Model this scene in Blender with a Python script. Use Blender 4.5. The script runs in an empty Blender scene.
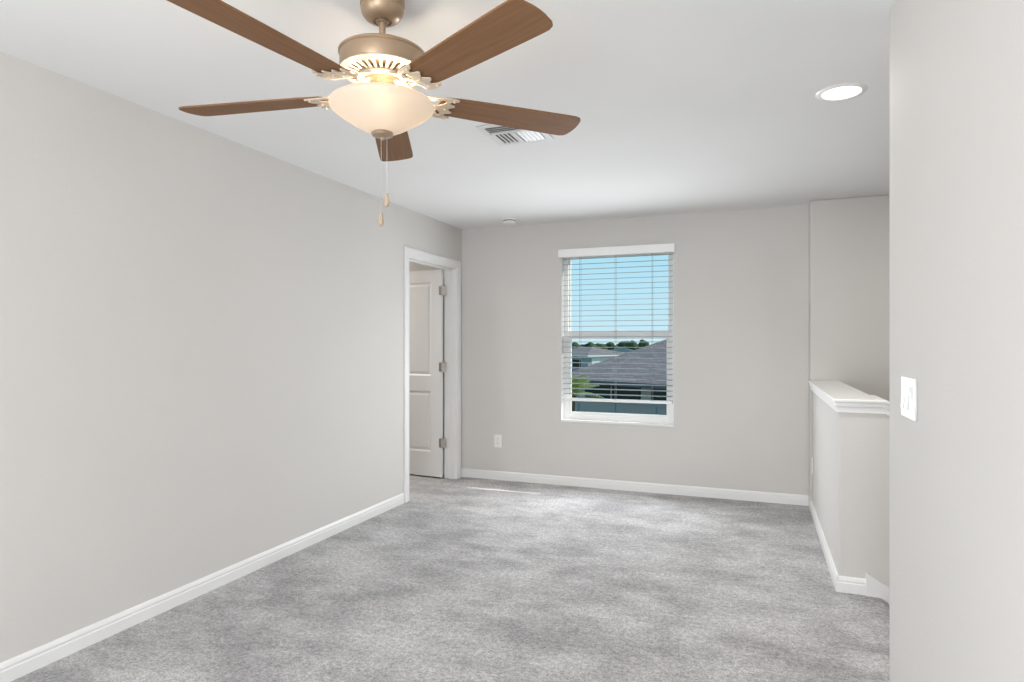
import bpy, bmesh, math, random
from mathutils import Vector, Matrix, noise as mnoise
R = math.radians
random.seed(4)
S = bpy.context.scene
COL = S.collection

# ------------------------------------------------------------------ camera
CAM_H, YAW, FPX, HORIZON = 1.31, 0.3686, 633.27, 343.4
cd = bpy.data.cameras.new('camera')
cam = bpy.data.objects.new('camera', cd)
COL.objects.link(cam)
cam.location = (0, 0, CAM_H)
cam.rotation_euler = (R(90), 0, YAW)
cd.sensor_width = 36
cd.lens = FPX / 1024 * 36
cd.shift_y = (HORIZON - 341) / 1024
cd.clip_start = 0.05
cd.clip_end = 2000
S.camera = cam

# ------------------------------------------------------------------ exposure, sky, sun, room light
S.view_settings.view_transform = 'Standard'
S.view_settings.look = 'None'
S.view_settings.exposure = 0.0
S.view_settings.gamma = 1.0
S.view_settings.use_curve_mapping = False
S.cycles.use_denoising = True
S.cycles.max_bounces = 10
S.cycles.diffuse_bounces = 6
S.cycles.sample_clamp_indirect = 6

SKY = 1.0
FAN_W = 2.5
CAN_W = 14.0
REAR_W = 90.0
WIN_W = 34.0
SIDE_W = 88.0

w = bpy.data.worlds.new('sky')
S.world = w
w.use_nodes = True
wn = w.node_tree
wn.nodes.clear()
o_ = wn.nodes.new('ShaderNodeOutputWorld')
bg = wn.nodes.new('ShaderNodeBackground')
tc = wn.nodes.new('ShaderNodeTexCoord')
sx = wn.nodes.new('ShaderNodeSeparateXYZ')
rp = wn.nodes.new('ShaderNodeValToRGB')
wn.links.new(tc.outputs['Generated'], sx.inputs[0])
wn.links.new(sx.outputs['Z'], rp.inputs[0])
wn.links.new(rp.outputs[0], bg.inputs[0])
wn.links.new(bg.outputs[0], o_.inputs[0])
bg.inputs[1].default_value = SKY
e = rp.color_ramp.elements
e[0].position = 0.0
e[0].color = (0.68, 0.89, 1.0, 1)
e[1].position = 0.16
e[1].color = (0.45, 0.79, 1.0, 1)
x = e.new(0.6)
x.color = (0.2, 0.45, 0.85, 1)

def lamp(name, kind, loc, energy, color=(1, 1, 1), rot=None, **kw):
    d = bpy.data.lights.new(name, kind)
    d.energy = energy
    d.color = color
    for k, v in kw.items():
        setattr(d, k, v)
    ob = bpy.data.objects.new(name, d)
    COL.objects.link(ob)
    ob.location = loc
    if rot is not None:
        ob.rotation_euler = rot
    return ob

sun_dir = Vector((-0.84, -0.45, -0.73))
lamp('sun', 'SUN', (6, 10, 12), 5.5, (1, 0.95, 0.88), sun_dir.to_track_quat('-Z', 'Y').to_euler(), angle=R(0.53))
# added fill lights behind the camera, from the rear and from the left
lamp('rear_fill', 'AREA', (-.65, -2.62, 1.3), REAR_W, (0.95, 0.97, 1.0), (R(90 + 18), 0, 0),
     shape='RECTANGLE', size=1.7, size_y=1.8)
lamp('side_fill', 'AREA', (-2.64, -1.4, 1.3), SIDE_W, (0.95, 0.97, 1.0), (R(90 + 18), 0, R(-90)),
     shape='RECTANGLE', size=1.7, size_y=1.8)  # added fill from the left; this wall has no window

# daylight entering by the window in the back wall
lamp('back_window_daylight', 'AREA', (-1.18, 5.585, 1.0), WIN_W, (0.92, 0.96, 1.0), (R(-90), 0, 0),
     shape='RECTANGLE', size=.96, size_y=.8, spread=R(170))

# ------------------------------------------------------------------ helpers
def mat(name, col, rough=0.5, metal=0.0, spec=0.5, **kw):
    m = bpy.data.materials.new(name)
    m.use_nodes = True
    b = m.node_tree.nodes['Principled BSDF']
    b.inputs['Base Color'].default_value = (*col, 1)
    b.inputs['Roughness'].default_value = rough
    b.inputs['Metallic'].default_value = metal
    b.inputs['Specular IOR Level'].default_value = spec
    for k, v in kw.items():
        b.inputs[k].default_value = v
    return m

def nd(m, t, **kw):
    n = m.node_tree.nodes.new(t)
    for k, v in kw.items():
        setattr(n, k, v)
    return n

def bsdf(m):
    return m.node_tree.nodes['Principled BSDF']

def noise_node(m, scale, detail=2, rough=0.5, vec=None):
    n = nd(m, 'ShaderNodeTexNoise')
    n.inputs['Scale'].default_value = scale
    n.inputs['Detail'].default_value = detail
    n.inputs['Roughness'].default_value = rough
    if vec is None:
        t = nd(m, 'ShaderNodeTexCoord')
        vec = t.outputs['Object']
    m.node_tree.links.new(vec, n.inputs['Vector'])
    return n

def mapped(m, scale=(1, 1, 1), rot=(0, 0, 0)):
    t = nd(m, 'ShaderNodeTexCoord')
    mp = nd(m, 'ShaderNodeMapping')
    mp.inputs['Scale'].default_value = scale
    mp.inputs['Rotation'].default_value = rot
    m.node_tree.links.new(t.outputs['Object'], mp.inputs['Vector'])
    return mp.outputs[0]

def bump(m, src, strength, dist):
    b = nd(m, 'ShaderNodeBump')
    b.inputs['Strength'].default_value = strength
    b.inputs['Distance'].default_value = dist
    m.node_tree.links.new(src, b.inputs['Height'])
    m.node_tree.links.new(b.outputs[0], bsdf(m).inputs['Normal'])
    return b

def ramp(m, src, stops):
    r = nd(m, 'ShaderNodeValToRGB')
    el = r.color_ramp.elements
    el[0].position, el[0].color = stops[0][0], (*stops[0][1], 1)
    el[1].position, el[1].color = stops[-1][0], (*stops[-1][1], 1)
    for p, c in stops[1:-1]:
        q = el.new(p)
        q.color = (*c, 1)
    m.node_tree.links.new(src, r.inputs[0])
    return r.outputs[0]

def mixc(m, a, b, fac, mode='MIX'):
    n = nd(m, 'ShaderNodeMix', data_type='RGBA', blend_type=mode)
    if isinstance(fac, float):
        n.inputs[0].default_value = fac
    else:
        m.node_tree.links.new(fac, n.inputs[0])
    m.node_tree.links.new(a, n.inputs[6])
    m.node_tree.links.new(b, n.inputs[7])
    return n.outputs[2]

def tag(o, label=None, cat=None, group=None, kind=None):
    if label: o['label'] = label
    if cat: o['category'] = cat
    if group: o['group'] = group
    if kind: o['kind'] = kind
    return o

def struct(o, label=None):
    return tag(o, label=label, kind='structure')

def obj(name, bm, m=None, parent=None, smooth=False, bevel=0, seg=2, loc=None, autosmooth=None):
    me = bpy.data.meshes.new(name)
    bmesh.ops.recalc_face_normals(bm, faces=bm.faces)
    bm.to_mesh(me)
    bm.free()
    if m: me.materials.append(m)
    o = bpy.data.objects.new(name, me)
    COL.objects.link(o)
    if parent: o.parent = parent
    if loc: o.location = loc
    if smooth:
        for p in me.polygons: p.use_smooth = True
        if autosmooth:
            me.set_sharp_from_angle(angle=R(autosmooth))
    if bevel:
        b = o.modifiers.new('bevel', 'BEVEL')
        b.width, b.segments, b.limit_method = bevel, seg, 'ANGLE'
    return o

def empty(name, loc, rz=0):
    o = bpy.data.objects.new(name, None)
    COL.objects.link(o)
    o.location = loc
    o.rotation_euler.z = rz
    o.empty_display_size = 0.1
    return o

def box(bm, lo, hi):
    x0, y0, z0 = lo
    x1, y1, z1 = hi
    v = [bm.verts.new(p) for p in ((x0, y0, z0), (x1, y0, z0), (x1, y1, z0), (x0, y1, z0),
                                   (x0, y0, z1), (x1, y0, z1), (x1, y1, z1), (x0, y1, z1))]
    for f in ((0, 3, 2, 1), (4, 5, 6, 7), (0, 1, 5, 4), (1, 2, 6, 5), (2, 3, 7, 6), (3, 0, 4, 7)):
        bm.faces.new([v[i] for i in f])
    return v

def boxes(*bs):
    bm = bmesh.new()
    for lo, hi in bs: box(bm, lo, hi)
    return bm

def prism(pts, z0, z1, bm=None, fz=None):
    """polygon in XY extruded in z; fz(x,y,z)->z optional shear."""
    bm = bm or bmesh.new()
    g = fz or (lambda x, y, z: z)
    a = [bm.verts.new((x, y, g(x, y, z0))) for x, y in pts]
    b = [bm.verts.new((x, y, g(x, y, z1))) for x, y in pts]
    bm.faces.new(a[::-1])
    bm.faces.new(b)
    n = len(pts)
    for i in range(n):
        j = (i + 1) % n
        bm.faces.new((a[i], a[j], b[j], b[i]))
    return bm

def lathe(prof, n=48, bm=None, cap0=True, cap1=True):
    bm = bm or bmesh.new()
    rings = []
    for r, z in prof:
        rings.append([bm.verts.new((r * math.cos(2 * math.pi * i / n), r * math.sin(2 * math.pi * i / n), z)) for i in range(n)])
    for a, b in zip(rings, rings[1:]):
        for i in range(n):
            j = (i + 1) % n
            bm.faces.new((a[i], a[j], b[j], b[i]))
    if cap0: bm.faces.new(rings[0][::-1])
    if cap1: bm.faces.new(rings[-1])
    return bm

def tube(pts, r, n=8, bm=None):
    bm = bm or bmesh.new()
    rings = []
    P = [Vector(p) for p in pts]
    for i, p in enumerate(P):
        d = (P[min(i + 1, len(P) - 1)] - P[max(i - 1, 0)]).normalized()
        u = d.cross(Vector((0, 0, 1)))
        if u.length < 1e-3: u = Vector((1, 0, 0))
        u.normalize()
        v = d.cross(u)
        rr = r(i / (len(P) - 1)) if callable(r) else r
        rings.append([bm.verts.new(p + rr * (math.cos(2 * math.pi * k / n) * u + math.sin(2 * math.pi * k / n) * v)) for k in range(n)])
    for a, b in zip(rings, rings[1:]):
        for i in range(n):
            j = (i + 1) % n
            bm.faces.new((a[i], a[j], b[j], b[i]))
    bm.faces.new(rings[0][::-1])
    bm.faces.new(rings[-1])
    return bm

def plate(loops, thick):
    """flat plate in XY from 2-D loops (outer and holes), as a bmesh."""
    cu = bpy.data.curves.new('tmp', 'CURVE')
    cu.dimensions = '2D'
    cu.fill_mode = 'BOTH'
    cu.extrude = thick / 2
    for L in loops:
        s = cu.splines.new('POLY')
        s.points.add(len(L) - 1)
        for p, q in zip(s.points, L): p.co = (q[0], q[1], 0, 1)
        s.use_cyclic_u = True
    o = bpy.data.objects.new('tmp', cu)
    COL.objects.link(o)
    dg = bpy.context.evaluated_depsgraph_get()
    me = bpy.data.meshes.new_from_object(o.evaluated_get(dg))
    bm = bmesh.new()
    bm.from_mesh(me)
    bmesh.ops.remove_doubles(bm, verts=bm.verts, dist=1e-5)
    bpy.data.objects.remove(o)
    bpy.data.curves.remove(cu)
    bpy.data.meshes.remove(me)
    return bm

def profile_run(prof, p0, p1, normal):
    """extrude a (depth,height) profile from p0 to p1 along the floor; depth goes along normal."""
    bm = bmesh.new()
    n = Vector(normal)
    a = [bm.verts.new(Vector(p0) + n * d + Vector((0, 0, h))) for d, h in prof]
    b = [bm.verts.new(Vector(p1) + n * d + Vector((0, 0, h))) for d, h in prof]
    bm.faces.new(a)
    bm.faces.new(b[::-1])
    for i in range(len(prof)):
        j = (i + 1) % len(prof)
        bm.faces.new((a[i], b[i], b[j], a[j]))
    return bm

# ------------------------------------------------------------------ materials of the room
def wall_material(name, col):
    m = mat(name, col, 0.85, spec=0.25)
    n = noise_node(m, 90, 3, 0.6)
    n2 = noise_node(m, 1.2, 2)
    c = ramp(m, n2.outputs[0], [(0.3, tuple(v * 0.985 for v in col)), (0.7, tuple(min(1, v * 1.015) for v in col))])
    m.node_tree.links.new(c, bsdf(m).inputs['Base Color'])
    bump(m, n.outputs[0], 0.18, 0.004)
    return m

M_WALL = wall_material('wall_paint', (0.66, 0.64, 0.615))
M_CEIL = wall_material('ceiling_paint', (0.82, 0.82, 0.815))
M_TRIM = mat('trim_paint', (0.84, 0.835, 0.825), 0.35)
M_DOOR = mat('door_paint', (0.80, 0.79, 0.785), 0.4)
M_VINYL = mat('window_vinyl', (0.93, 0.93, 0.92), 0.35)
M_PLASTIC = mat('white_plastic', (0.86, 0.85, 0.83), 0.35)
M_SWITCH = mat('switch_plastic', (0.72, 0.715, 0.70), 0.4)
M_DARK = mat('dark_slot', (0.03, 0.03, 0.03), 0.7)
M_NICKEL = mat('satin_nickel', (0.42, 0.39, 0.35), 0.38, 1.0)
M_STONE = mat('sill_marble', (0.83, 0.82, 0.80), 0.25)

def carpet_material():
    m = mat('carpet', (0.5, 0.49, 0.49), 1.0, spec=0.08)
    L = m.node_tree.links
    # vacuum strokes and footprints: nap lying one way or the other
    v1 = mapped(m, (1.1, 1.15, 1), (0, 0, R(22)))
    a = noise_node(m, 1.7, 6, 0.68, v1)
    v2 = mapped(m, (1.4, 3.0, 1), (0, 0, R(-28)))
    b = noise_node(m, 1.5, 5, 0.7, v2)
    big = mixc(m, a.outputs[0], b.outputs[0], 0.45)
    nap = ramp(m, big, [(0.42, (0.37, 0.362, 0.365)), (0.50, (0.485, 0.476, 0.478)), (0.58, (0.60, 0.592, 0.593))])
    g = noise_node(m, 120, 3, 0.75)
    g2 = noise_node(m, 45, 3, 0.7)
    grain = ramp(m, g.outputs[0], [(0.34, (0.6, 0.6, 0.6)), (0.60, (1.18, 1.18, 1.18))])
    grain2 = ramp(m, g2.outputs[0], [(0.36, (0.74, 0.74, 0.74)), (0.62, (1.14, 1.14, 1.14))])
    c = mixc(m, nap, grain, 1.0, 'MULTIPLY')
    c = mixc(m, c, grain2, 1.0, 'MULTIPLY')
    L.new(c, bsdf(m).inputs['Base Color'])
    bump(m, g.outputs[0], 0.6, 0.008)
    bsdf(m).inputs['Sheen Weight'].default_value = 0.12
    return m
M_CARPET = carpet_material()

# ------------------------------------------------------------------ room shell
XL, YB, ZC = -2.709, 5.635, 2.432      # left wall face, back wall face, ceiling
XR, YR = 0.420, 2.48                   # near right wall: face, far end
XH, YH = 0.404, 3.745                  # half wall: face towards the room, face towards the stairs
YS = 5.478                             # back wall of the stairwell
REAR = -2.7
ZL = -2.75                             # lower storey floor
STEP, TREAD, RISE = 0.645, 0.28, 0.178
SLOPE = RISE / TREAD
D0, D1, DH = 4.622, 5.512, 2.032       # door opening in the left wall
WX0, WX1, WZ0, WZ1 = -1.69, -0.672, 0.60, 2.165   # window opening

# floor: a thick slab with the rounded edge of the top stair
struct(obj('floor', boxes(((-6.2, REAR - .1, -0.28), (STEP, YB + .15, 0))), M_CARPET, bevel=0.065, seg=6))
struct(obj('ceiling', boxes(((-6.2, REAR - .1, ZC), (5.2, YB + .15, ZC + 0.15))), M_CEIL))

# left wall with the door opening
struct(obj('wall_left', boxes(((XL - .12, REAR, 0), (XL, D0 - .012, ZC)), ((XL - .12, D1 + .012, 0), (XL, YB + .001, ZC)),
                              ((XL - .12, D0 - .012, DH + .012), (XL, D1 + .012, ZC))), M_WALL))
# back wall with the window opening
T = 0.15
struct(obj('wall_back', boxes(((XL - .12, YB, 0), (WX0, YB + T, ZC)), ((WX1, YB, 0), (0.392, YB + T, ZC)),
                              ((WX0, YB, 0), (WX1, YB + T, WZ0)), ((WX0, YB, WZ1), (WX1, YB + T, ZC))), M_WALL))
# stairwell: wall beyond the half wall, outer walls, lower floor
struct(obj('wall_stair_back', boxes(((0.392, YS, ZL), (5.1, YB + T, ZC))), M_WALL, bevel=0.012, seg=3))
struct(obj('wall_stair_end', boxes(((5.0, YR - .12, ZL), (5.1, YS, ZC))), M_WALL))
struct(obj('wall_stair_front', boxes(((XR + .11, YR - .12, ZL), (5.0, YR - .003, ZC))), M_WALL))
struct(obj('wall_under_floor', boxes(((0.28, YR - .12, ZL), (0.39, YS, -0.285))), M_WALL))
struct(obj('floor_lower', boxes(((0.28, YR - .12, ZL - .1), (5.1, YS, ZL))), M_CARPET))
# near right wall, rounded corner bead at its far end
bm = bmesh.new()
rr = 0.02
pts = [(XR + .12, REAR), (XR + .12, YR)]
for k in range(7):
    a = R(90 + 15 * k)
    pts.append((XR + rr + rr * math.cos(a), YR - rr + rr * math.sin(a)))
pts += [(XR, REAR)]
struct(obj('wall_right', prism(pts, 0, ZC, bm), M_WALL))
# rear wall (behind the camera) with a window opening
struct(obj('wall_rear', boxes(((XL - .12, REAR - .1, 0), (XR + .12, REAR, 0.35)), ((XL - .12, REAR - .1, 2.32), (XR + .12, REAR, ZC)),
                              ((XL - .12, REAR - .1, .35), (-2.5, REAR, 2.32)), ((0.2, REAR - .1, .35), (XR + .12, REAR, 2.32))), M_WALL))
# neighbouring room seen through the doorway
struct(obj('wall_bedroom', boxes(((-6.2, YB + .05, 0), (XL - .12, YB + .15, ZC)), ((-6.2, 2.8, 0), (-6.1, YB + .05, ZC)),
                                 ((-6.2, 2.7, 0), (XL - .12, 2.8, ZC))), M_WALL))

# half wall: L in plan, level then raking down beside the stairs
XK = 0.622
def rake(x, y, z):
    return z - max(0, x - XK) * SLOPE
AX1 = XH + 0.170       # far side of the leg along the room
BY1 = YH + 0.31        # far side of the leg along the stairs
def lshape(o, xe):
    return [(XH - o, YS), (XH - o, YH - o), (XK, YH - o), (xe, YH - o), (xe, BY1 + o), (XK, BY1 + o), (AX1 + o, BY1 + o), (AX1 + o, YS)]
def half_prism(o, z0, z1, xe, low=None):
    bm = bmesh.new()
    P = lshape(o, xe)
    top = [bm.verts.new((x, y, rake(x, y, z1))) for x, y in P]
    bot = [bm.verts.new((x, y, low if low is not None else rake(x, y, z0))) for x, y in P]
    for s in (top, bot):
        bm.faces.new((s[2], s[3], s[4], s[5]))
        bm.faces.new((s[0], s[1], s[2], s[5], s[6], s[7]))
    for i in range(8):
        j = (i + 1) % 8
        bm.faces.new((bot[i], bot[j], top[j], top[i]))
    return bm
struct(obj('wall_half', half_prism(0, 0, 0.985, 3.2, low=-0.27), M_WALL, bevel=0.008, seg=2))
cap = struct(obj('trim_1', half_prism(0.027, 1.000, 1.019, 3.2), M_TRIM, bevel=0.006, seg=3),
             'white moulded cap along the top of the half wall')
obj('bed_moulding', half_prism(0.019, 0.975, 1.001, 3.2), M_TRIM, cap, bevel=0.008, seg=3)
obj('lower_bead', half_prism(0.010, 0.944, 0.976, 3.2), M_TRIM, cap, bevel=0.005, seg=3)

# stairs going down to the right
bm = bmesh.new()
for i in range(14):
    x0 = STEP + i * TREAD - (0 if i else -.001)
    z1 = -RISE * (i + 1)
    box(bm, (x0 - .0, YR, max(ZL, z1 - .6)), (x0 + TREAD + .02, YH - .022, z1))
struct(obj('stairs', bm, M_CARPET, bevel=0.02, seg=3), 'grey carpeted stairs going down beside the half wall')
# skirt board on the half wall beside the stairs
X0 = 0.529
bm = bmesh.new()
sk = [(X0, -.005), (X0, 0.119), (3.2, 0.119 - (3.2 - X0) * SLOPE * .95), (3.2, -.24 - (3.2 - X0) * SLOPE), (X0 + .045, -.005 - .02)]
a = [bm.verts.new((x, YH - .0205, z)) for x, z in sk]
b = [bm.verts.new((x, YH - .001, z)) for x, z in sk]
bm.faces.new(a); bm.faces.new(b[::-1])
for i in range(len(sk)):
    j = (i + 1) % len(sk)
    bm.faces.new((a[i], b[i], b[j], a[j]))
struct(obj('trim_2', bm, M_TRIM, bevel=.002), 'white skirt board sloping down beside the stairs')

# baseboards
BP = [(0, 0), (0.014, 0), (0.014, 0.050), (0.0105, 0.054), (0.0105, 0.060), (0.013, 0.063), (0.011, 0.070), (0.0085, 0.076), (0.005, 0.081), (0, 0.083)]
struct(obj('baseboard_left', profile_run(BP, (XL, REAR, 0), (XL, D0 - .095, 0), (1, 0, 0)), M_TRIM))
struct(obj('baseboard_back', profile_run(BP, (XL, YB, 0), (0.392, YB, 0), (0, -1, 0)), M_TRIM))
struct(obj('baseboard_half', profile_run(BP, (XH, YB, 0), (XH, YH - .0135, 0), (-1, 0, 0)), M_TRIM))
struct(obj('baseboard_stair', profile_run(BP, (XH - .0135, YH, 0), (X0, YH, 0), (0, -1, 0)), M_TRIM))
struct(obj('baseboard_right', profile_run(BP, (XR, REAR, 0), (XR, YR - .02, 0), (-1, 0, 0)), M_TRIM))
struct(obj('baseboard_bedroom', profile_run(BP, (-6.1, YB + .05, 0), (XL - .12, YB + .05, 0), (0, -1, 0)), M_TRIM))

# ------------------------------------------------------------------ door in the left wall
frame = struct(empty('trim_3', (XL, D0, 0)), 'white door casing and jamb in the left wall')
CW = 0.078
def casing_bm(x, sgn):
    bm = bmesh.new()
    # stepped colonial profile: (offset from the opening, depth)
    prof = [(0.006, 0), (0.006, .009), (0.018, .011), (0.022, .014), (0.05, .017), (0.066, .018), (CW, .014), (CW, 0)]
    paths = [(D0, 0, -1, 0), (D0, DH, -1, 1), (D1, DH, 1, 1), (D1, 0, 1, 0)]
    rings = []
    for y, z, sy, sz in paths:
        rings.append([bm.verts.new((x + sgn * d, y + sy * o, z + sz * o)) for o, d in prof])
    for a, b in zip(rings, rings[1:]):
        for i in range(len(prof)):
            j = (i + 1) % len(prof)
            bm.faces.new((a[i], a[j], b[j], b[i]))
    bm.faces.new(rings[0]); bm.faces.new(rings[-1][::-1])
    bmesh.ops.translate(bm, verts=bm.verts, vec=(-XL, -D0, 0))
    return bm
obj('casing', casing_bm(XL, 1), M_TRIM, frame)
obj('casing', casing_bm(XL - .12, -1), M_TRIM, frame)
bm = boxes(((-.12, -.012, 0), (0, 0.006, DH)), ((-.12, D1 - D0 - .006, 0), (0, D1 - D0 + .012, DH)), ((-.12, -.012, DH - .006), (0, D1 - D0 + .012, DH + .012)))
obj('jamb', bm, M_TRIM, frame)
bm = boxes(((-.075, .006, 0), (-.04, .018, DH - .006)), ((-.075, D1 - D0 - .018, 0), (-.04, D1 - D0 - .006, DH - .006)),
           ((-.075, .006, DH - .018), (-.04, D1 - D0 - .006, DH - .006)))
obj('door_stop', bm, M_TRIM, frame, bevel=.002)

# leaf: local x from hinge edge (0) to free edge, y thickness, z up; opened into the next room
LW, LT, LH = 0.866, 0.035, 2.008
door = struct(empty('door_1', (XL - .130, D1 - .016, 0.016), R(180 - 5)), 'white two panel door standing open into the next room')
def door_leaf():
    bm = bmesh.new()
    # front/back faces with recessed raised panels
    st, rail_t, rail_m0, rail_m1, rail_b = .115, .115, .83, .975, .235
    panels = [(st, rail_b, LW - st, rail_m0), (st, rail_m1, LW - st, LH - rail_t)]
    xs = [0, st, LW - st, LW]
    zs = [0, rail_b, rail_m0, rail_m1, LH - rail_t, LH]
    for side in (0, 1):
        y = LT if side else 0
        d = -1 if side else 1
        def V(x, z, dep=0): return bm.verts.new((x, y + d * dep, z))
        for i in range(3):
            for k in range(5):
                if i == 1 and k in (1, 3):
                    rect = (xs[i], zs[k], xs[i + 1], zs[k + 1])
                    rings = []
                    for ins, dep in ((0, 0), (.006, .003), (.016, .009), (.024, .009), (.042, .003), (.046, .0025)):
                        rings.append([V(rect[0] + ins, rect[1] + ins, dep), V(rect[2] - ins, rect[1] + ins, dep),
                                      V(rect[2] - ins, rect[3] - ins, dep), V(rect[0] + ins, rect[3] - ins, dep)])
                    for a, b in zip(rings, rings[1:]):
                        for q in range(4):
                            r_ = (q + 1) % 4
                            bm.faces.new((a[q], a[r_], b[r_], b[q]))
                    bm.faces.new(rings[-1])
                else:
                    bm.faces.new((V(xs[i], zs[k]), V(xs[i + 1], zs[k]), V(xs[i + 1], zs[k + 1]), V(xs[i], zs[k + 1])))
    bmesh.ops.remove_doubles(bm, verts=bm.verts, dist=1e-5)
    # edges of the leaf
    ed = [e_ for e_ in bm.edges if len(e_.link_faces) == 1]
    bmesh.ops.bridge_loops(bm, edges=ed)
    return bm
obj('leaf', door_leaf(), M_DOOR, door)
for zc in (0.33, 1.065, 1.805):
    bm = bmesh.new()
    lathe([(.0065, -.046), (.0065, .046)], 12, bm)
    bmesh.ops.translate(bm, verts=bm.verts, vec=(-.004, LT + .006, zc))
    box(bm, (-.006, LT - .034, zc - .044), (.0015, LT + .002, zc + .044))
    box(bm, (-.004, LT - .0005, zc - .044), (.026, LT + .002, zc + .044))
    vs = box(bm, (-.040, -.0012, zc - .044), (.004, .0012, zc + .044))
    bmesh.ops.rotate(bm, verts=vs, cent=(0, 0, 0), matrix=Matrix.Rotation(R(38), 3, 'Z'))
    bmesh.ops.translate(bm, verts=vs, vec=(-.004, LT + .002, 0))
    h = obj('hinge', bm, M_NICKEL, door)
    h['label'] = 'satin nickel hinge'
for sgn, y in ((1, LT), (-1, 0)):
    bm = bmesh.new()
    prof = [(.031, 0), (.031, .006), (.012, .010), (.012, .035), (.024, .042), (.028, .055), (.022, .066), (.004, .069)]
    lathe(prof, 24, bm)
    bmesh.ops.rotate(bm, verts=bm.verts, cent=(0, 0, 0), matrix=Matrix.Rotation(R(-90 * sgn), 3, 'X'))
    bmesh.ops.translate(bm, verts=bm.verts, vec=(LW - .07, y, .95))
    obj('knob', bm, M_NICKEL, door, smooth=True, autosmooth=40)

# ------------------------------------------------------------------ window
win = struct(empty('window_1', ((WX0 + WX1) / 2, YB, WZ0)), 'white single hung window in the back wall')
def wobj(name, bm, m, **kw):
    bmesh.ops.translate(bm, verts=bm.verts, vec=-Vector(((WX0 + WX1) / 2, YB, WZ0)))
    return obj(name, bm, m, win, **kw)
FY0, FY1 = YB + .085, YB + .148
fw_ = 0.045
wobj('window_frame', boxes(((WX0, FY0, WZ0), (WX0 + fw_, FY1, WZ1)), ((WX1 - fw_, FY0, WZ0), (WX1, FY1, WZ1)),
                           ((WX0 + fw_, FY0, WZ0), (WX1 - fw_, FY1, WZ0 + .045)), ((WX0 + fw_, FY0, WZ1 - .04), (WX1 - fw_, FY1, WZ1))), M_VINYL, bevel=.003)
def sash(z0, z1, y0, y1, side, bot, top):
    x0, x1 = WX0 + fw_, WX1 - fw_
    return boxes(((x0, y0, z0), (x0 + side, y1, z1)), ((x1 - side, y0, z0), (x1, y1, z1)),
                 ((x0 + side, y0, z0), (x1 - side, y1, z0 + bot)), ((x0 + side, y0, z1 - top), (x1 - side, y1, z1)))
low = wobj('lower_sash', sash(WZ0 + .03, 1.420, FY0 + .003, FY0 + .028, .027, .043, .066), M_VINYL, bevel=.003)
upp = wobj('upper_sash', sash(1.362, WZ1 - .03, FY0 + .032, FY0 + .055, .014, .05, .03), M_VINYL, bevel=.003)
gm = bpy.data.materials.new('window_glass')
gm.use_nodes = True
nt = gm.node_tree
nt.nodes.clear()
go = nt.nodes.new('ShaderNodeOutputMaterial'); mx = nt.nodes.new('ShaderNodeMixShader')
tr = nt.nodes.new('ShaderNodeBsdfTransparent'); gl = nt.nodes.new('ShaderNodeBsdfGlossy')
lw = nt.nodes.new('ShaderNodeLayerWeight'); pw = nt.nodes.new('ShaderNodeMath'); fr = nt.nodes.new('ShaderNodeMath')
tr.inputs[0].default_value = (.94, .97, .96, 1)
gl.inputs['Roughness'].default_value = 0.0
pw.operation = 'POWER'; pw.inputs[1].default_value = 5.0
fr.operation = 'MULTIPLY_ADD'; fr.inputs[1].default_value = 0.4; fr.inputs[2].default_value = 0.0
nt.links.new(lw.outputs['Facing'], pw.inputs[0]); nt.links.new(pw.outputs[0], fr.inputs[0])
nt.links.new(fr.outputs[0], mx.inputs[0]); nt.links.new(tr.outputs[0], mx.inputs[1]); nt.links.new(gl.outputs[0], mx.inputs[2])
nt.links.new(mx.outputs[0], go.inputs[0])
def pane(x0, x1, z0, z1, y, par):
    bm = boxes(((x0, y, z0), (x1, y + .004, z1)))
    bmesh.ops.translate(bm, verts=bm.verts, vec=-Vector(((WX0 + WX1) / 2, YB, WZ0)))
    return obj('pane', bm, gm, par)
pane(WX0 + .07, WX1 - .07, WZ0 + .071, 1.356, FY0 + .014, low)
pane(WX0 + .057, WX1 - .057, 1.41, WZ1 - .06, FY0 + .042, upp)
wobj('jamb_liner', boxes(((WX0 + .0005, YB + .001, WZ0), (WX0 + .004, FY0, WZ1)), ((WX1 - .004, YB + .001, WZ0), (WX1 - .0005, FY0, WZ1)),
                          ((WX0, YB + .001, WZ1 - .004), (WX1, FY0, WZ1 - .0005))), M_VINYL)
wobj('window_sill', boxes(((WX0 + .001, YB - .006, WZ0 - .016), (WX1 - .001, FY0, WZ0 + .004))), M_STONE, bevel=.003)
wobj('sash_lock', boxes(((-1.2, FY0 - .006, 1.42), (-1.16, FY0 + .02, 1.432)), ((-1.19, FY0 - .012, 1.425), (-1.178, FY0 + .01, 1.437))), M_VINYL, bevel=.002)

# blinds
M_BLIND = mat('backlit_slat', (0.38, 0.39, 0.40), 0.45)  # white slats; their backlit shade is put into this grey
blind = empty('window_blind', ((WX0 + WX1) / 2, YB + .02, WZ1))
tag(blind, 'white horizontal slat blind with valance hanging in the window', 'blinds')
def bobj(name, bm, m, **kw):
    bmesh.ops.translate(bm, verts=bm.verts, vec=-Vector(((WX0 + WX1) / 2, YB + .02, WZ1)))
    return obj(name, bm, m, blind, **kw)
bobj('valance', boxes(((-1.71, YB - .030, 2.100), (-.661, YB - .016, 2.176)), ((-1.71, YB - .016, 2.100), (-1.698, YB - .001, 2.176)),
                      ((-.673, YB - .016, 2.100), (-.661, YB - .001, 2.176))), M_VINYL, bevel=.004)
bobj('head_rail', boxes(((WX0 + .01, YB + .006, 2.115), (WX1 - .01, YB + .06, 2.16))), M_VINYL, bevel=.002)
bm = bmesh.new()
SY = YB + .033
ns = 27
z_top, z_bot = 2.088, 0.845
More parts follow.
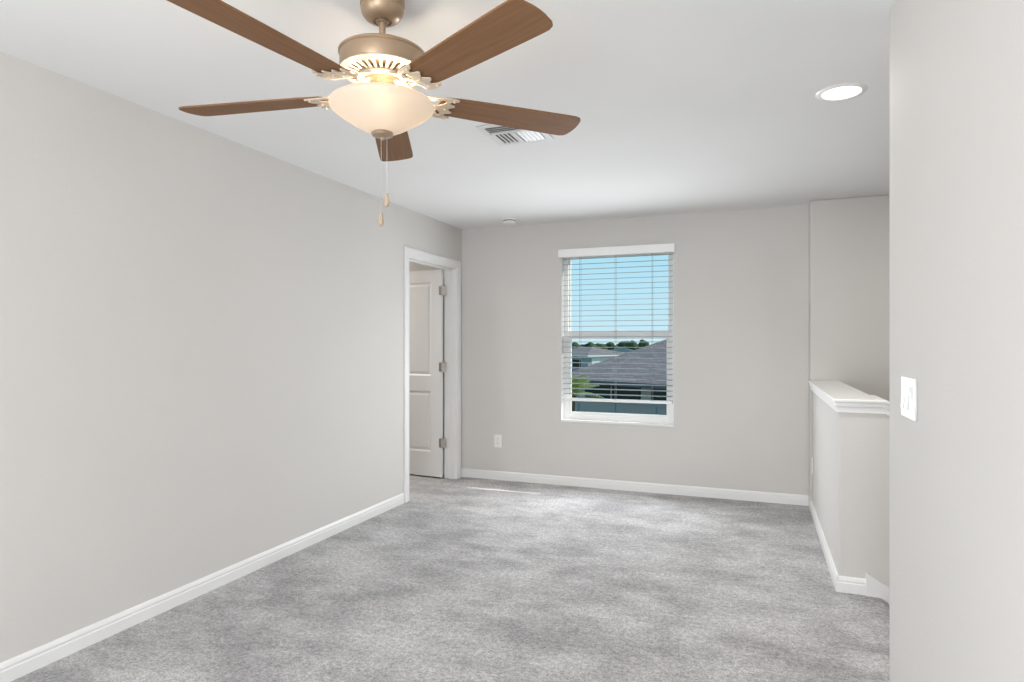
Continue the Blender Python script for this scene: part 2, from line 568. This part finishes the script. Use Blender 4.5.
for i in range(ns):
    z = z_top + (z_bot - z_top) * i / (ns - 1)
    t = R(4)
    cols = []
    for k in range(5):
        u = -0.0245 + 0.049 * k / 4
        cz = z + .0016 * (1 - (u / .0245) ** 2) + u * math.sin(t)
        cols.append((u * math.cos(t), cz))
    for xa, xb in ((WX0 + .012, WX1 - .012),):
        q = [[bm.verts.new((xx, SY + u, cz + dz)) for (u, cz) in cols] for xx in (xa, xb) for dz in (-.0013, .0013)]
        l0, l1, r0, r1 = q[0], q[1], q[2], q[3]
        for k in range(4):
            bm.faces.new((l0[k], l0[k + 1], r0[k + 1], r0[k]))
            bm.faces.new((l1[k], r1[k], r1[k + 1], l1[k + 1]))
        bm.faces.new((l0[0], r0[0], r1[0], l1[0]))
        bm.faces.new((l0[4], l1[4], r1[4], r0[4]))
        bm.faces.new(l0 + l1[::-1])
        bm.faces.new(r0[::-1] + r1)
bobj('slats', bm, M_BLIND, smooth=True, autosmooth=40)
bobj('bottom_rail', boxes(((WX0 + .012, SY - .026, .780), (WX1 - .012, SY + .026, .806))), M_VINYL, bevel=.005, seg=3)
M_CORD = mat('blind_cord', (.35, .37, .37), .8)
for px in (-1.515, -1.187, -.859):
    bm = bmesh.new()
    for yy in (SY - .0265, SY + .0265):
        tube([(px, yy, 2.12), (px, yy, .80)], .0013, 6, bm)
    for i in range(ns):
        z = z_top + (z_bot - z_top) * i / (ns - 1) - .003
        tube([(px, SY - .026, z), (px, SY + .026, z)], .0007, 4, bm)
    bobj('ladder_cord', bm, M_CORD)

# ------------------------------------------------------------------ small fixtures
def rounded_rect(wd, ht, r, n=5):
    L = []
    for cx, cy, a0 in ((wd / 2 - r, ht / 2 - r, 0), (-wd / 2 + r, ht / 2 - r, 90), (-wd / 2 + r, -ht / 2 + r, 180), (wd / 2 - r, -ht / 2 + r, 270)):
        for k in range(n):
            a = R(a0 + 90 * k / (n - 1))
            L.append((cx + r * math.cos(a), cy + r * math.sin(a)))
    return L
def outlet(loc, rot, label):
    """local: x across, z up, -y out of the wall"""
    o = empty('power_outlet', loc)
    o.rotation_euler.z = rot
    tag(o, label, 'outlet')
    bm = prism(rounded_rect(.078, .122, .006), 0, .006)
    bmesh.ops.rotate(bm, verts=bm.verts, cent=(0, 0, 0), matrix=Matrix.Rotation(R(90), 3, 'X'))
    obj('cover_plate', bm, M_PLASTIC, o, bevel=.002)
    for s in (-1, 1):
        bm = prism(rounded_rect(.034, .029, .012, 7), .0055, .0078)
        bmesh.ops.rotate(bm, verts=bm.verts, cent=(0, 0, 0), matrix=Matrix.Rotation(R(90), 3, 'X'))
        bmesh.ops.translate(bm, verts=bm.verts, vec=(0, 0, s * .0195))
        k = obj('socket', bm, M_PLASTIC, o, bevel=.0006)
        bm = boxes(((-.0075, -.0082, s * .0195 + .001), (-.0052, -.0076, s * .0195 + .010)),
                   ((.0052, -.0082, s * .0195 + .002), (.0075, -.0076, s * .0195 + .010)),
                   ((-.0025, -.0082, s * .0195 - .010), (.0025, -.0076, s * .0195 - .005)))
        obj('slot', bm, M_DARK, k)
    bm = lathe([(.003, .0055), (.003, .007), (.0015, .0075)], 10)
    bmesh.ops.rotate(bm, verts=bm.verts, cent=(0, 0, 0), matrix=Matrix.Rotation(R(90), 3, 'X'))
    obj('screw', bm, M_PLASTIC, o)
    return o
outlet((-2.320, YB, .371), 0, 'white power outlet low on the back wall near the door')
outlet((XH, 5.40, .365), R(-90), 'white power outlet low on the half wall near the back corner')

# light switch on the near right wall (faces -x): three rockers under one plate
sw = empty('light_switch', (XR, 2.155, 1.150), R(-90))
tag(sw, 'white wide light switch plate on the near right wall', 'switch')
bm = prism(rounded_rect(.178, .122, .006), 0, .0065)
bmesh.ops.rotate(bm, verts=bm.verts, cent=(0, 0, 0), matrix=Matrix.Rotation(R(90), 3, 'X'))
obj('cover_plate', bm, M_SWITCH, sw, bevel=.0025)
for k, fl in ((-1, 1), (0, 1), (1, -1)):
    bm = bmesh.new()
    pr = [(-.0062, -.034), (-.0135 if fl > 0 else -.008, -.034), (-.0085, 0), (-.008 if fl > 0 else -.0135, .034), (-.0062, .034)]
    xc = k * .046
    a = [bm.verts.new((xc - .0165, y, z)) for y, z in pr]
    b = [bm.verts.new((xc + .0165, y, z)) for y, z in pr]
    bm.faces.new(a); bm.faces.new(b[::-1])
    for i in range(5): bm.faces.new((a[i], b[i], b[(i + 1) % 5], a[(i + 1) % 5]))
    obj('rocker', bm, M_SWITCH, sw, bevel=.001)

# recessed ceiling lights
M_LENS = mat('lamp_lens', (.9, .9, .9), .4)
bsdf(M_LENS).inputs['Emission Color'].default_value = (1, .97, .92, 1)
bsdf(M_LENS).inputs['Emission Strength'].default_value = 3.0
def downlight(x, y, label, energy):
    o = empty('recessed_light', (x, y, ZC))
    tag(o, label, 'ceiling light')
    obj('trim_ring', lathe([(.078, -.004), (.082, -.0075), (.098, -.005), (.104, 0), (.078, 0)], 48, cap0=False, cap1=False), M_PLASTIC, o, smooth=True, autosmooth=40)
    obj('lens', lathe([(.001, -.0062), (.05, -.006), (.0785, -.0045)], 48, cap1=False), M_LENS, o, smooth=True)
    l = lamp('recessed_bulb', 'AREA', (0, 0, -.012), energy, (1, .95, .88), shape='DISK', size=.15)
    l.parent = o
    return o
downlight(.352, 3.165, 'lit round recessed light in the ceiling beside the stair opening', CAN_W)

# smoke detector
sd = empty('smoke_detector', (-2.085, 5.335, ZC))
tag(sd, 'small white round smoke detector on the ceiling by the back wall', 'smoke detector')
obj('base_ring', lathe([(.066, 0), (.066, -.010), (.062, -.012)], 40), M_PLASTIC, sd, smooth=True, autosmooth=40)
obj('cover', lathe([(.056, -.011), (.056, -.018), (.060, -.020), (.058, -.030), (.045, -.036), (.018, -.038), (.001, -.038)], 40), M_PLASTIC, sd, smooth=True, autosmooth=40)
obj('vent_gap', lathe([(.0575, -.0115), (.0575, -.0185)], 40), M_DARK, sd)
obj('test_button', lathe([(.011, -.0375), (.011, -.0405), (.009, -.0415)], 20), M_PLASTIC, sd)

# ceiling air register: local x = X, y = Y
VX0, VX1, VY0, VY1 = -1.355, -1.035, 2.985, 3.315
vent = empty('ceiling_vent', ((VX0 + VX1) / 2, (VY0 + VY1) / 2, ZC))
tag(vent, 'white square air vent in the ceiling behind the fan blade', 'vent')
hw, hh = (VX1 - VX0) / 2, (VY1 - VY0) / 2
M_VENT = mat('vent_enamel', (.74, .74, .735), .4)
iw, ih = hw - .034, hh - .034
bm = plate([[(-hw, -hh), (hw, -hh), (hw, hh), (-hw, hh)], [(-iw, -ih), (-iw, ih), (iw, ih), (iw, -ih)]], .006)
bmesh.ops.translate(bm, verts=bm.verts, vec=(0, 0, -.004))
obj('frame', bm, M_VENT, vent, bevel=.0015)
obj('duct_opening', boxes(((-iw, -ih, -.0012), (iw, ih, -.0004))), mat('duct_metal', (.2, .2, .2), .6), vent)
def louvers(x0, y0, x1, y1, n, along, tilt):
    bm = bmesh.new()
    for i in range(n):
        f_ = (i + .5) / n
        if along == 'Y':
            c = x0 + (x1 - x0) * f_
            h_ = .0085
            dx, dz = h_ * math.cos(R(tilt)), h_ * math.sin(R(tilt))
            p = [(c - dx, y0, -.010 - dz), (c + dx, y0, -.010 + dz), (c + dx, y1, -.010 + dz), (c - dx, y1, -.010 - dz)]
        else:
            c = y0 + (y1 - y0) * f_
            h_ = .0085
            dy, dz = h_ * math.cos(R(tilt)), h_ * math.sin(R(tilt))
            p = [(x0, c - dy, -.010 - dz), (x1, c - dy, -.010 - dz), (x1, c + dy, -.010 + dz), (x0, c + dy, -.010 + dz)]
        lo = [bm.verts.new(q) for q in p]
        hi = [bm.verts.new((q[0], q[1], q[2] + .0022)) for q in p]
        bm.faces.new(lo); bm.faces.new(hi[::-1])
        for k in range(4): bm.faces.new((lo[k], hi[k], hi[(k + 1) % 4], lo[(k + 1) % 4]))
    return bm
obj('louver_bank', louvers(-iw, -ih, iw, -ih + .075, 3, 'X', 30), M_VENT, vent)
obj('louver_bank', louvers(-iw, -ih + .085, -.010, ih, 5, 'Y', -15), M_VENT, vent)
obj('louver_bank', louvers(.010, -ih + .085, iw, ih, 5, 'Y', 12), M_VENT, vent)
obj('divider', boxes(((-.010, -ih + .08, -.016), (.010, ih, -.002)), ((-iw, -ih + .075, -.016), (iw, -ih + .085, -.002))), M_VENT, vent)

# ------------------------------------------------------------------ ceiling fan
FX, FY = -1.126, 1.755
PHI = 0.796
fan = empty('ceiling_fan', (FX, FY, ZC))
tag(fan, 'bronze ceiling fan with five brown blades and lit frosted bowl', 'ceiling fan')
def z(a): return a - ZC      # world height to fan-local
M_BRONZE = mat('fan_bronze', (.40, .29, .195), .36, .5)
M_PALE = mat('fan_bronze_lit', (.62, .52, .40), .42, .25)  # bronze made paler; the bowl's light on it is put into the colour
M_BLADE = mat('fan_blade_wood', (.2, .10, .045), .62, spec=.2)
v = mapped(M_BLADE, (1.2, 26, 26))
n1 = noise_node(M_BLADE, 3, 5, .6, v)
c = ramp(M_BLADE, n1.outputs[0], [(.3, (.175, .085, .038)), (.5, (.205, .102, .047)), (.72, (.235, .122, .06))])
M_BLADE.node_tree.links.new(c, bsdf(M_BLADE).inputs['Base Color'])

obj('canopy', lathe([(.070, z(2.431)), (.071, z(2.415)), (.071, z(2.398)), (.066, z(2.392)), (.069, z(2.386)), (.066, z(2.372)), (.056, z(2.358)), (.044, z(2.350)), (.030, z(2.347)), (.030, z(2.352))], 48), M_BRONZE, fan, smooth=True, autosmooth=35)
obj('canopy_ring', lathe([(.0205, z(2.353)), (.0205, z(2.344)), (.012, z(2.342)), (.012, z(2.353))], 32), M_BRONZE, fan, smooth=True, autosmooth=35)
obj('downrod', lathe([(.0105, z(2.36)), (.0105, z(2.235))], 24), M_BRONZE, fan, smooth=True, autosmooth=35)
obj('motor_housing', lathe([(.022, z(2.262)), (.026, z(2.254)), (.06, z(2.252)), (.118, z(2.250)), (.132, z(2.247)), (.1385, z(2.242)), (.1385, z(2.237)), (.134, z(2.233)), (.1345, z(2.192)), (.132, z(2.187)), (.13, z(2.187)), (.06, z(2.184))], 64), M_BRONZE, fan, smooth=True, autosmooth=30)
# vented underside
def circ(r, n=72, cw=False):
    L = [(r * math.cos(2 * math.pi * i / n), r * math.sin(2 * math.pi * i / n)) for i in range(n)]
    return L[::-1] if cw else L
loops = [circ(.134, 96), circ(.052, 60, True)]
for k in range(30):
    a = 2 * math.pi * (k + .5) / 30
    ca, sa = math.cos(a), math.sin(a)
    L = []
    for (rr_, ww) in ((.076, -.0038), (.108, -.0062), (.1125, -.004), (.1135, 0), (.1125, .004), (.108, .0062), (.076, .0038), (.0735, 0)):
        L.append((rr_ * ca - ww * sa, rr_ * sa + ww * ca))
    loops.append(L[::-1])
bm = plate(loops, .004)
for vv in bm.verts:
    r_ = math.hypot(vv.co.x, vv.co.y)
    vv.co.z += z(2.184) - max(0, (.134 - r_)) * .24
obj('vent_plate', bm, M_PALE, fan)
obj('switch_housing', lathe([(.054, z(2.172)), (.060, z(2.160)), (.060, z(2.148)), (.046, z(2.142)), (.046, z(2.118)), (.05, z(2.112)), (.05, z(2.102)), (.02, z(2.098))], 48), M_BRONZE, fan, smooth=True, autosmooth=35)
# light kit: pan, three bulbs, bowl
obj('light_pan', lathe([(.02, z(2.104)), (.075, z(2.103)), (.078, z(2.099)), (.02, z(2.098))], 48), M_PALE, fan, smooth=True, autosmooth=35)

def bowl_profile(off):
    P = [(.150, 2.087), (.159, 2.086), (.1655, 2.082), (.1675, 2.075), (.1645, 2.067), (.155, 2.058), (.139, 2.046), (.119, 2.033), (.099, 2.020), (.078, 2.007), (.058, 1.997), (.036, 1.990), (.018, 1.988)]
    return [(r_ - off, z(h_) + off * .8) for r_, h_ in P]
bm = bmesh.new()
po, pi_ = bowl_profile(0), bowl_profile(.004)
n = 72
def ring(r_, h_): return [bm.verts.new((r_ * math.cos(2 * math.pi * i / n), r_ * math.sin(2 * math.pi * i / n), h_)) for i in range(n)]
ro = [ring(*p) for p in po]
ri = [ring(*p) for p in pi_]
seq = ri[::-1] + ro
for a, b in zip(seq, seq[1:]):
    for i in range(n):
        j = (i + 1) % n
        bm.faces.new((a[i], a[j], b[j], b[i]))
for i in range(n):
    j = (i + 1) % n
    bm.faces.new((ri[-1][i], ri[-1][j], ro[-1][j], ro[-1][i]))
M_BOWL = bpy.data.materials.new('frosted_glass')
M_BOWL.use_nodes = True
nt = M_BOWL.node_tree
nt.nodes.clear()
out = nt.nodes.new('ShaderNodeOutputMaterial')
m1 = nt.nodes.new('ShaderNodeMixShader')
df = nt.nodes.new('ShaderNodeBsdfDiffuse'); df.inputs[0].default_value = (.72, .68, .63, 1)
tl = nt.nodes.new('ShaderNodeBsdfTranslucent'); tl.inputs[0].default_value = (.42, .37, .30, 1)
m1.inputs[0].default_value = .5
ad = nt.nodes.new('ShaderNodeAddShader')
em = nt.nodes.new('ShaderNodeEmission'); em.inputs[0].default_value = (1, .88, .72, 1); em.inputs[1].default_value = .2
nt.links.new(df.outputs[0], m1.inputs[1]); nt.links.new(tl.outputs[0], m1.inputs[2])
nt.links.new(m1.outputs[0], ad.inputs[0]); nt.links.new(em.outputs[0], ad.inputs[1]); nt.links.new(ad.outputs[0], out.inputs[0])
shade = obj('lamp_shade', bm, M_BOWL, fan, smooth=True, autosmooth=60)
shade['label'] = 'frosted glass bowl'
M_BULB = mat('bulb_glass', (.9, .85, .75), .4)
bsdf(M_BULB).inputs['Emission Color'].default_value = (1, .82, .58, 1)
bsdf(M_BULB).inputs['Emission Strength'].default_value = 6
for k in range(3):
    a = R(-57 + 120 * k)
    bm = lathe([(.001, -.062), (.010, -.060), (.017, -.050), (.019, -.040), (.016, -.026), (.011, -.012), (.011, 0)], 20)
    bmesh.ops.rotate(bm, verts=bm.verts, cent=(0, 0, 0), matrix=Matrix.Rotation(R(-62), 3, 'Y'))
    bmesh.ops.translate(bm, verts=bm.verts, vec=(.046, 0, z(2.094)))
    bmesh.ops.rotate(bm, verts=bm.verts, cent=(0, 0, 0), matrix=Matrix.Rotation(a, 3, 'Z'))
    obj('bulb', bm, M_BULB, fan, smooth=True, autosmooth=40)
    l = lamp('bulb_light', 'POINT', (.112 * math.cos(a), .112 * math.sin(a), z(2.072)), FAN_W, (1, .83, .62), shadow_soft_size=.02)
    l.parent = fan
# finial under the bowl
obj('finial', lathe([(.012, z(1.995)), (.034, z(1.989)), (.036, z(1.985)), (.032, z(1.979)), (.018, z(1.975)), (.009, z(1.972)), (.006, z(1.966)), (.001, z(1.965))], 32), M_BRONZE, fan, smooth=True, autosmooth=40)
# pull chains
cdir = Vector((.9328, .3603, 0))
M_CHAIN = mat('pull_chain_metal', (.55, .52, .48), .35, .8)
M_FOB = mat('fob_wood', (.47, .36, .26), .45)
for off, zb in ((-.004, 1.733), (.0145, 1.795)):
    bm = bmesh.new()
    p0 = cdir * off
    zz = z(1.975)
    tube([(p0.x, p0.y, zz), (p0.x, p0.y, z(zb))], .0006, 6, bm)
    k = 0
    while zz > z(zb):
        bmesh.ops.create_icosphere(bm, subdivisions=1, radius=.0012, matrix=Matrix.Translation((p0.x, p0.y, zz)))
        zz -= .0046
    ch = obj('pull_chain', bm, M_CHAIN, fan)
    bm = lathe([(.002, .001), (.0045, -.002), (.0055, -.012), (.008, -.026), (.0085, -.034), (.0065, -.042), (.002, -.045)], 20)
    bmesh.ops.translate(bm, verts=bm.verts, vec=(p0.x, p0.y, z(zb)))
    obj('fob', bm, M_FOB, ch, smooth=True, autosmooth=50)

# blades and blade irons (built along local +x, then turned)
ZB = z(2.108)
PITCH = R(-9)
def blade_bm():
    out_ = []
    # outline: root width .108 -> tip .134, rounded tip
    top = [(.188, .040), (.200, .052), (.26, .0575), (.36, .062), (.50, .0665), (.64, .070), (.683, .070), (.700, .064), (.708, .052), (.7145, .022), (.716, 0)]
    L = top + [(x_, -y_) for x_, y_ in top[::-1][1:]]
    bm = prism(L, -.0032, .0032)
    bmesh.ops.rotate(bm, verts=bm.verts, cent=(0, 0, 0), matrix=Matrix.Rotation(PITCH, 3, 'X'))
    return bm
def smooth_loop(P, n=6):
    """closed Catmull-Rom through P"""
    L = []
    N = len(P)
    for i in range(N):
        p0, p1, p2, p3 = [Vector(P[(i + k - 1) % N]) for k in range(4)]
        for s in range(n):
            t = s / n
            q = .5 * ((2 * p1) + (p2 - p0) * t + (2 * p0 - 5 * p1 + 4 * p2 - p3) * t * t + (3 * p1 - p0 - 3 * p2 + p3) * t ** 3)
            L.append((q.x, q.y))
    return L
def iron_bm():
    half = [(.062, .026), (.075, .024), (.092, .014), (.115, .013), (.136, .022), (.155, .040), (.176, .056), (.198, .0635), (.222, .0635),
            (.243, .059), (.240, .051), (.224, .046), (.217, .038), (.222, .030), (.236, .025), (.240, .018), (.230, .010)]
    outer = smooth_loop(half + [(.222, 0)] + [(x_, -y_) for x_, y_ in half[::-1]], 4)
    holes = []
    for s in (1, -1):
        h1 = [(.142, .010), (.156, .024), (.176, .040), (.194, .048), (.204, .040), (.198, .024), (.180, .010), (.158, .005)]
        h3 = [(.084, .0035), (.100, .0045), (.118, .005), (.126, .003), (.110, .0005), (.095, .0005)]
        for h_ in (h1,):
            L = smooth_loop([(x_, s * y_) for x_, y_ in h_], 4)
            holes.append(L)
    bm = plate([outer] + holes, .0045)
    bmesh.ops.subdivide_edges(bm, edges=[e_ for e_ in bm.edges if e_.calc_length() > .02], cuts=2)
    zblade = -.0075
    for vv in bm.verts:
        x_, y_ = vv.co.x, vv.co.y
        t = min(1, max(0, (x_ - .10) / .10))
        s = t * t * (3 - 2 * t)
        droop = -.018 * math.sin(math.pi * min(1, max(0, (x_ - .062) / .13)))
        zi = (z(2.158) - ZB) * (1 - s) + zblade * s + droop
        vv.co.z += zi + math.sin(PITCH) * y_ * s
    return bm
b0 = obj('blade', blade_bm(), M_BLADE, fan, bevel=.0012)
i0 = obj('blade_iron', iron_bm(), M_PALE, fan)
i0['label'] = 'pale openwork blade iron'
for ob in (b0, i0):
    ob.location = (0, 0, ZB)
    ob.rotation_euler.z = PHI
# screws on the irons
for x_, y_ in ((.226, .055), (.226, -.055), (.212, 0)):
    bm = bmesh.new()
    bmesh.ops.create_uvsphere(bm, u_segments=10, v_segments=6, radius=.005, matrix=Matrix.Translation((x_, y_, -.012 + math.sin(PITCH) * y_)))
    obj('screw', bm, M_PALE, i0)
for k in range(1, 5):
    for ob in (b0, i0):
        c_ = ob.copy()
        COL.objects.link(c_)
        c_.rotation_euler.z = PHI + k * 2 * math.pi / 5
        for ch in ob.children:
            d_ = ch.copy()
            COL.objects.link(d_)
            d_.parent = c_
# flange that carries the irons
obj('iron_flange', lathe([(.045, z(2.166)), (.078, z(2.166)), (.080, z(2.161)), (.078, z(2.1555)), (.045, z(2.1545))], 48), M_PALE, fan, smooth=True, autosmooth=35)

# ------------------------------------------------------------------ recessed lights added out of view to brighten the rooms
downlight(-.75, -.9, 'added unseen recessed light in the ceiling at the near end of the room', CAN_W)
downlight(-4.3, 5.0, 'added unseen recessed light in the next room ceiling', 30)
downlight(2.2, 4.7, 'added unseen recessed light over the stairwell', CAN_W)

# ------------------------------------------------------------------ outside
GZ = -3.0
M_GRASS = mat('lawn', (.10, .15, .05), 1, spec=.1)
n_ = noise_node(M_GRASS, .6, 4)
c = ramp(M_GRASS, n_.outputs[0], [(.35, (.07, .12, .035)), (.7, (.16, .2, .07))])
M_GRASS.node_tree.links.new(c, bsdf(M_GRASS).inputs['Base Color'])
struct(obj('ground', boxes(((-300, 8, GZ - .3), (300, 600, GZ))), M_GRASS))

def shingle(name, col):
    m = mat(name, col, .95, spec=.1)
    t = nd(m, 'ShaderNodeTexCoord')
    br = nd(m, 'ShaderNodeTexBrick')
    br.inputs['Scale'].default_value = 1
    br.inputs['Color1'].default_value = (*[v * .82 for v in col], 1)
    br.inputs['Color2'].default_value = (*[v * 1.2 for v in col], 1)
    br.inputs['Mortar'].default_value = (*[v * .6 for v in col], 1)
    br.inputs['Mortar Size'].default_value = .012
    br.inputs['Brick Width'].default_value = .33
    br.inputs['Row Height'].default_value = .14
    m.node_tree.links.new(t.outputs['Object'], br.inputs['Vector'])
    m.node_tree.links.new(br.outputs[0], bsdf(m).inputs['Base Color'])
    return m
M_ROOF = shingle('roof_shingle', (.31, .245, .22))
M_ROOF2 = shingle('roof_shingle_taupe', (.23, .2, .19))
M_ROOF3 = shingle('roof_shingle_green', (.09, .13, .13))
M_STUCCO = mat('stucco_blue_grey', (.44, .385, .36), .9)
M_STUCCO2 = mat('stucco_grey', (.35, .37, .39), .9)
M_WHITE = mat('white_stucco', (.82, .82, .82), .8)
M_FASCIA = mat('fascia', (.10, .10, .11), .6)
M_GLASSD = mat('dark_window_glass', (.02, .03, .04), .08)

def house(label, loc, rot, wx, wy, eave, pitch, ov, mw, mr, fascia=M_FASCIA, name='house'):
    """hip roofed house; local origin at front left wall corner, x along the front, y back."""
    h = empty(name, loc, rot)
    tag(h, label, 'house')
    obj('walls', boxes(((0, 0, 0), (wx, wy, eave))), mw, h)
    bm = bmesh.new()
    x0, x1, y0, y1 = -ov, wx + ov, -ov, wy + ov
    d = min(x1 - x0, y1 - y0) / 2
    zt = eave + .02 + d * pitch
    if x1 - x0 >= y1 - y0:
        rdg = [(x0 + d, (y0 + y1) / 2, zt), (x1 - d, (y0 + y1) / 2, zt)]
    else:
        rdg = [((x0 + x1) / 2, y0 + d, zt), ((x0 + x1) / 2, y1 - d, zt)]
    c4 = [(x0, y0), (x1, y0), (x1, y1), (x0, y1)]
    lo = [bm.verts.new((*p, eave - .02)) for p in c4]
    b = [bm.verts.new((*p, eave + .10)) for p in c4]
    r0, r1 = [bm.verts.new(p) for p in rdg]
    bm.faces.new(lo)
    for i in range(4): bm.faces.new((lo[i], lo[(i + 1) % 4], b[(i + 1) % 4], b[i]))
    if x1 - x0 >= y1 - y0:
        bm.faces.new((b[0], b[1], r1, r0)); bm.faces.new((b[2], b[3], r0, r1)); bm.faces.new((b[1], b[2], r1)); bm.faces.new((b[3], b[0], r0))
    else:
        bm.faces.new((b[1], b[2], r1, r0)); bm.faces.new((b[3], b[0], r0, r1)); bm.faces.new((b[0], b[1], r0)); bm.faces.new((b[2], b[3], r1))
    obj('roof', bm, mr, h)
    t = .03
    obj('fascia', boxes(((x0 - t, y0 - t, eave - .06), (x1 + t, y0, eave + .11)), ((x0 - t, y1, eave - .06), (x1 + t, y1 + t, eave + .11)),
                        ((x0 - t, y0, eave - .06), (x0, y1, eave + .11)), ((x1, y0, eave - .06), (x1 + t, y1, eave + .11))), fascia, h)
    return h

# big neighbour: front eave turned 27 degrees, left roof corner hidden by the window edge
ang = math.atan2(-.456, .89)
ux, uy = Vector((.89, -.456, 0)), Vector((.456, .89, 0))
ovh = .5
corner = Vector((-8.38, 26.56, GZ)) + ux * ovh + uy * ovh
big = house('large grey shingled hip roof house just outside the window', corner, ang, 16, 13, 2.68, .5, ovh, M_STUCCO, M_ROOF)
# covered porch openings and windows of its facing wall
for k in range(4):
    xx = 1.0 + k * 3.4
    f_ = obj('porch_opening', boxes(((xx, -.03, 2.02), (xx + 2.9, .02, 2.62))), M_GLASSD, big)
    obj('window_bar', boxes(((xx + 1.42, -.05, 2.02), (xx + 1.48, .0, 2.62))), M_STUCCO, f_)
obj('wall_band', boxes(((-.02, -.05, 1.88), (16.02, .02, 2.0))), M_STUCCO2, big)
for k in range(8):
    obj('wall_joint', boxes(((.6 + 2.0 * k, -.035, 0), (.64 + 2.0 * k, .01, 1.88))), M_STUCCO2, big)

# farther houses
h2 = house('grey house with a white garage seen left of the big roof', (-29.6, 91, GZ), math.atan2(-.6, .8), 10, 8, 2.55, .28, .4, M_STUCCO2, M_ROOF2, M_WHITE)
obj('garage_door', boxes(((9.9, .6, 0), (10.06, 7.4, 2.25))), M_WHITE, h2)
obj('window', boxes(((6.6, -.05, 1.0), (8.4, .05, 2.0))), M_GLASSD, h2)
house('taupe roofed white house behind the grey house with garage', (-50, 104, GZ), R(-8), 15, 9, 2.7, .28, .5, M_WHITE, M_ROOF2, M_WHITE)
house('dark green roofed house in front of the tree line', (-24.2, 103, GZ), R(-5), 6.0, 5, 2.5, .36, .5, M_WHITE, M_ROOF3, M_WHITE)
house('small taupe roofed house right of the dark green roof', (-14.6, 101, GZ), R(12), 7, 7, 2.4, .26, .5, M_WHITE, M_ROOF2, M_WHITE)

# trees on the skyline
M_LEAF = mat('tree_leaves', (.05, .085, .035), .9, spec=.15)
n_ = noise_node(M_LEAF, 1.3, 3)
c = ramp(M_LEAF, n_.outputs[0], [(.35, (.03, .055, .024)), (.7, (.085, .125, .05))])
M_LEAF.node_tree.links.new(c, bsdf(M_LEAF).inputs['Base Color'])
M_BARK = mat('bark', (.12, .09, .07), .9)
def tree(x_, y_, ht, wd, seed):
    t = empty('tree', (x_, y_, GZ))
    tag(t, 'dark green tree standing in the distant tree line on the horizon', 'tree', 'distant trees on the horizon')
    rnd = random.Random(seed)
    bm = bmesh.new()
    for k in range(9):
        c_ = Vector((rnd.uniform(-.36, .36) * wd, rnd.uniform(-.36, .36) * wd, ht * rnd.uniform(.45, .82)))
        bmesh.ops.create_icosphere(bm, subdivisions=2, radius=wd * rnd.uniform(.18, .3), matrix=Matrix.Translation(c_))
    for vv in bm.verts:
        vv.co += Vector((rnd.uniform(-1, 1), rnd.uniform(-1, 1), rnd.uniform(-1, 1))) * wd * .035
    obj('crown', bm, M_LEAF, t)
    obj('trunk', tube([(0, 0, 0), (.05, 0, ht * .3), (0, .05, ht * .62)], lambda q: .22 * (1 - .5 * q), 8), M_BARK, t)
rt = random.Random(11)
for k in range(25):
    yy = (124, 134, 144)[k % 3] + rt.uniform(-.8, .8)
    xx = yy * (-.36 + .30 * (k + rt.uniform(-.15, .15)) / 24)
    tree(xx, yy, rt.uniform(3.7, 4.9), rt.uniform(3.5, 4.2), 100 + k)

for k in range(16):
    xx = 172 * (-.36 + .30 * (k + rt.uniform(-.1, .1)) / 15)
    tree(xx, 172 + rt.uniform(-1, 1), rt.uniform(4.0, 4.9), rt.uniform(2.4, 2.8), 300 + k)

# palm close to the house, its crown at the lower left of the window
palm = empty('palm_tree', (-3.84, 13.7, GZ))
tag(palm, 'bright green palm tree at the lower left of the window', 'tree')
PC = 3.15
M_FROND = mat('palm_frond', (.30, .38, .07), .6)
M_FROND2 = mat('palm_frond_pale', (.42, .46, .2), .6)
obj('trunk', tube([(0.1, 0, 0), (.05, .02, 1.2), (0, 0, 2.3), (0, 0, PC)], lambda q: .12 - .03 * q, 10), M_BARK, palm)
rp_ = random.Random(3)
for k in range(20):
    az = 2 * math.pi * k / 20 + rp_.uniform(-.12, .12)
    el = rp_.uniform(.25, 1.4)
    ln = rp_.uniform(.55, .95)
    bm = bmesh.new()
    d = Vector((math.cos(az), math.sin(az), 0))
    pts = []
    for s in range(13):
        q = s / 12
        pts.append(d * (ln * q * (math.cos(el) + .25 * q)) + Vector((0, 0, PC + ln * (math.sin(el) * q - .42 * q * q))))
    tube(pts, lambda q: .012 * (1 - q) + .003, 5, bm)
    for s in range(1, 13):
        tang = (pts[s] - pts[s - 1]).normalized()
        side = tang.cross(Vector((0, 0, 1))).normalized()
        L_ = .22 * math.sin(math.pi * min(1, .2 + .75 * s / 12)) + .04
        for sg in (1, -1):
            for sub in (0, .5):
                p = pts[s - 1].lerp(pts[s], sub)
                tip = p + side * sg * L_ * .8 + tang * L_ * .7 + Vector((0, 0, -.10 * L_ / .3))
                wv = tang * .012
                up = Vector((0, 0, .004))
                v_ = [bm.verts.new(q_) for q_ in (p - wv, p + wv, tip, p + up)]
                bm.faces.new((v_[0], v_[1], v_[2])); bm.faces.new((v_[0], v_[3], v_[1]))
                bm.faces.new((v_[1], v_[3], v_[2])); bm.faces.new((v_[3], v_[0], v_[2]))
    obj('frond', bm, M_FROND if k % 3 else M_FROND2, palm)
